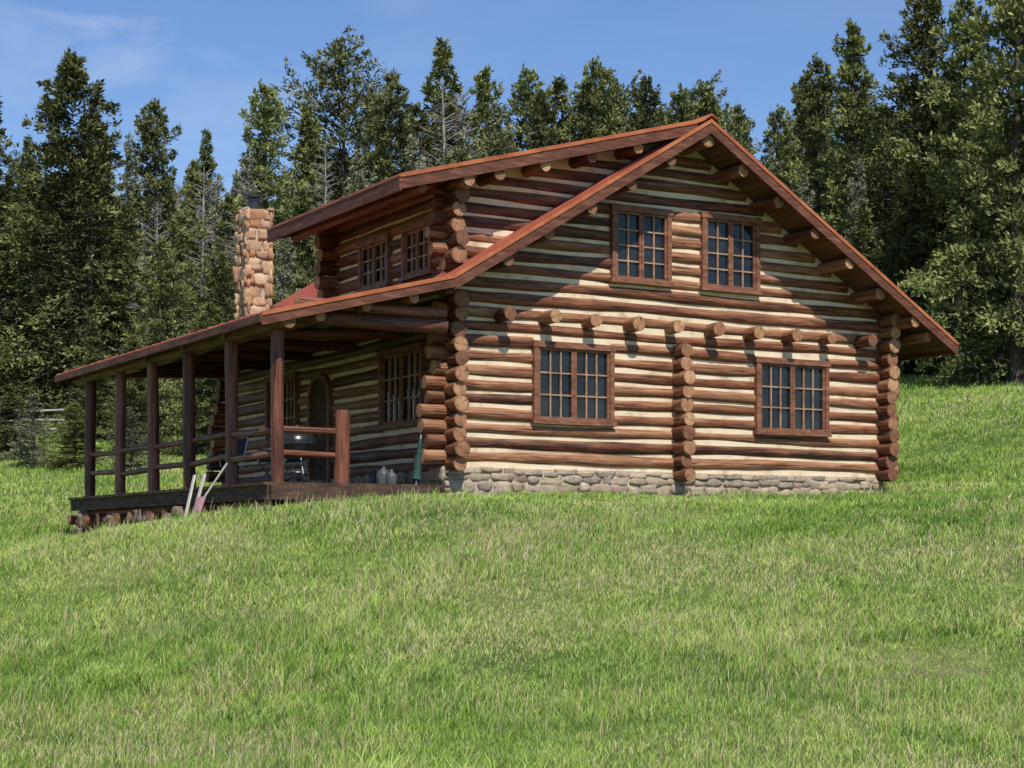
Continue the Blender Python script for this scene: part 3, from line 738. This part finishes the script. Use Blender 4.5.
for i,(t,dt) in enumerate(((1.2,.5),(1.55,.62))):
    mb=MB(); a=Vector((-4.05,t,gz(-4.05,t)+.02)); b_=Vector((-3.66,t+dt,1.12)); d=(b_-a); 
    w=Vector((0,.045,0)); n=d.cross(w).normalized()*.012
    vs=[a-w-n,a+w-n,b_+w-n,b_-w-n,a-w+n,a+w+n,b_+w+n,b_-w+n]
    mb.add(vs,[(0,1,2,3),(7,6,5,4),(0,4,5,1),(1,5,6,2),(2,6,7,3),(3,7,4,0)])
    mb.build('leaning_plank',[M_WHITE],None,True,HM,.003)
g0=gz(-4.1,1.0)
mb=MB(); mb.log((-3.98,.92,g0+.30),(-3.66,.72,1.25),.016,None,0,0,8,0)
vs=[];ns=7
for i in range(ns):
    u=i/(ns-1)-.5
    for j,(dz) in enumerate((0,.34)):
        vs.append((-4.12+.3*(dz)+.12*u*u,.99+.38*u-.05*j,g0+.02+dz))
mb.add(vs,[(2*i,2*i+2,2*i+3,2*i+1) for i in range(ns-1)],1,None,None,True)
mb.build('snow_shovel',[M_WHITE,M_PINK],None,False,HM)
for t,s_ in ((1.05,1.0),(1.4,.85),(.75,.8)):
    mb=MB(); sphere_ring(mb,(-.85,t,DZ),[(.001,0),(.10*s_,0),(.115*s_,.03),(.115*s_,.22*s_),(.09*s_,.28*s_),(.035*s_,.31*s_),(.035*s_,.36*s_),(.001,.365*s_)],0,16)
    mb.log((-.85,t+.1*s_,DZ+.2*s_),(-.85,t+.03,DZ+.33*s_),.012,None,0,0,6,0)
    mb.build('water_jug',[M_PLAST],None,False,HM)
mb=MB(); a=Vector((-1.0,-.40,DZ)); b_=Vector((-.84,-.27,1.72)); mb.log(a,b_,.016,None,1,1,8,0)
ax=(b_-a).normalized()
for i,(s0,s1,r0,r1) in enumerate(((.08,.3,.075,.07),(.3,.5,.07,.055),(.5,.65,.055,.03),(.65,.75,.03,.018))):
    mb.log(a+ax*s0,a+ax*s1,r0,None,0,0,16,.3,.08,r1/r0,i in(0,3))
mb.build('folded_umbrella',[M_GREEN,M_STEEL],None,False,HM)

# ------------------------------------------------------------ light, sky, camera
sd=Vector((.30,-.95,0)).normalized(); el=rad(52)
to_sun=Vector((sd.x*math.cos(el),sd.y*math.cos(el),math.sin(el)))
sun=bpy.data.lights.new('sun','SUN'); sun.energy=5.0; sun.angle=rad(.5); sun.color=(1,.95,.86)
so=bpy.data.objects.new('sun',sun); S.collection.objects.link(so); so.rotation_euler=to_sun.to_track_quat('Z','Y').to_euler()
W=bpy.data.worlds.new('World'); S.world=W; W.use_nodes=True; nt=W.node_tree; nt.nodes.clear()
out=N(nt,'ShaderNodeOutputWorld'); bg=N(nt,'ShaderNodeBackground'); sky=N(nt,'ShaderNodeTexSky',sky_type='NISHITA')
sky.sun_disc=False; sky.sun_elevation=el; sky.sun_rotation=math.atan2(sd.x,sd.y); sky.altitude=1500; sky.air_density=1.35; sky.dust_density=.1; sky.ozone_density=5.0
tc=N(nt,'ShaderNodeTexCoord'); gen=tc.outputs['Generated']
n1=noise(nt,mapping(nt,gen,(5,1,18),(3.1,0,.4)),1.6,7,.6,.6)
cl=ramp(nt,n1,[(.44,(0,0,0)),(.76,(1,1,1))])
vd=N(nt,'ShaderNodeVectorMath',operation='DISTANCE'); nt.links.new(gen,vd.inputs[0]); vd.inputs[1].default_value=(-.215,.925,.305)
mask=ramp(nt,vd.outputs['Value'],[(.0,(1,1,1)),(.09,(.3,.3,.3)),(.2,(.10,.10,.10))])
hs=N(nt,'ShaderNodeHueSaturation'); hs.inputs['Saturation'].default_value=1.1; hs.inputs['Hue'].default_value=.510; nt.links.new(sky.outputs[0],hs.inputs['Color'])
c=mix(nt,math_n(nt,'MULTIPLY',math_n(nt,'MULTIPLY',cl,mask),.55),hs.outputs[0],(6.5,7.0,7.8))
nt.links.new(c,bg.inputs[0]); bg.inputs[1].default_value=.13; nt.links.new(bg.outputs[0],out.inputs[0])
cam=bpy.data.cameras.new('camera'); co=bpy.data.objects.new('camera',cam); S.collection.objects.link(co)
co.location=(0,0,0); co.rotation_euler=(rad(90),0,0); cam.sensor_width=36; cam.lens=36*1750/1024; cam.shift_y=161/1024
cam.clip_start=.1; cam.clip_end=5000
S.camera=co
S.view_settings.view_transform='Standard'; S.view_settings.look='None'; S.view_settings.exposure=0
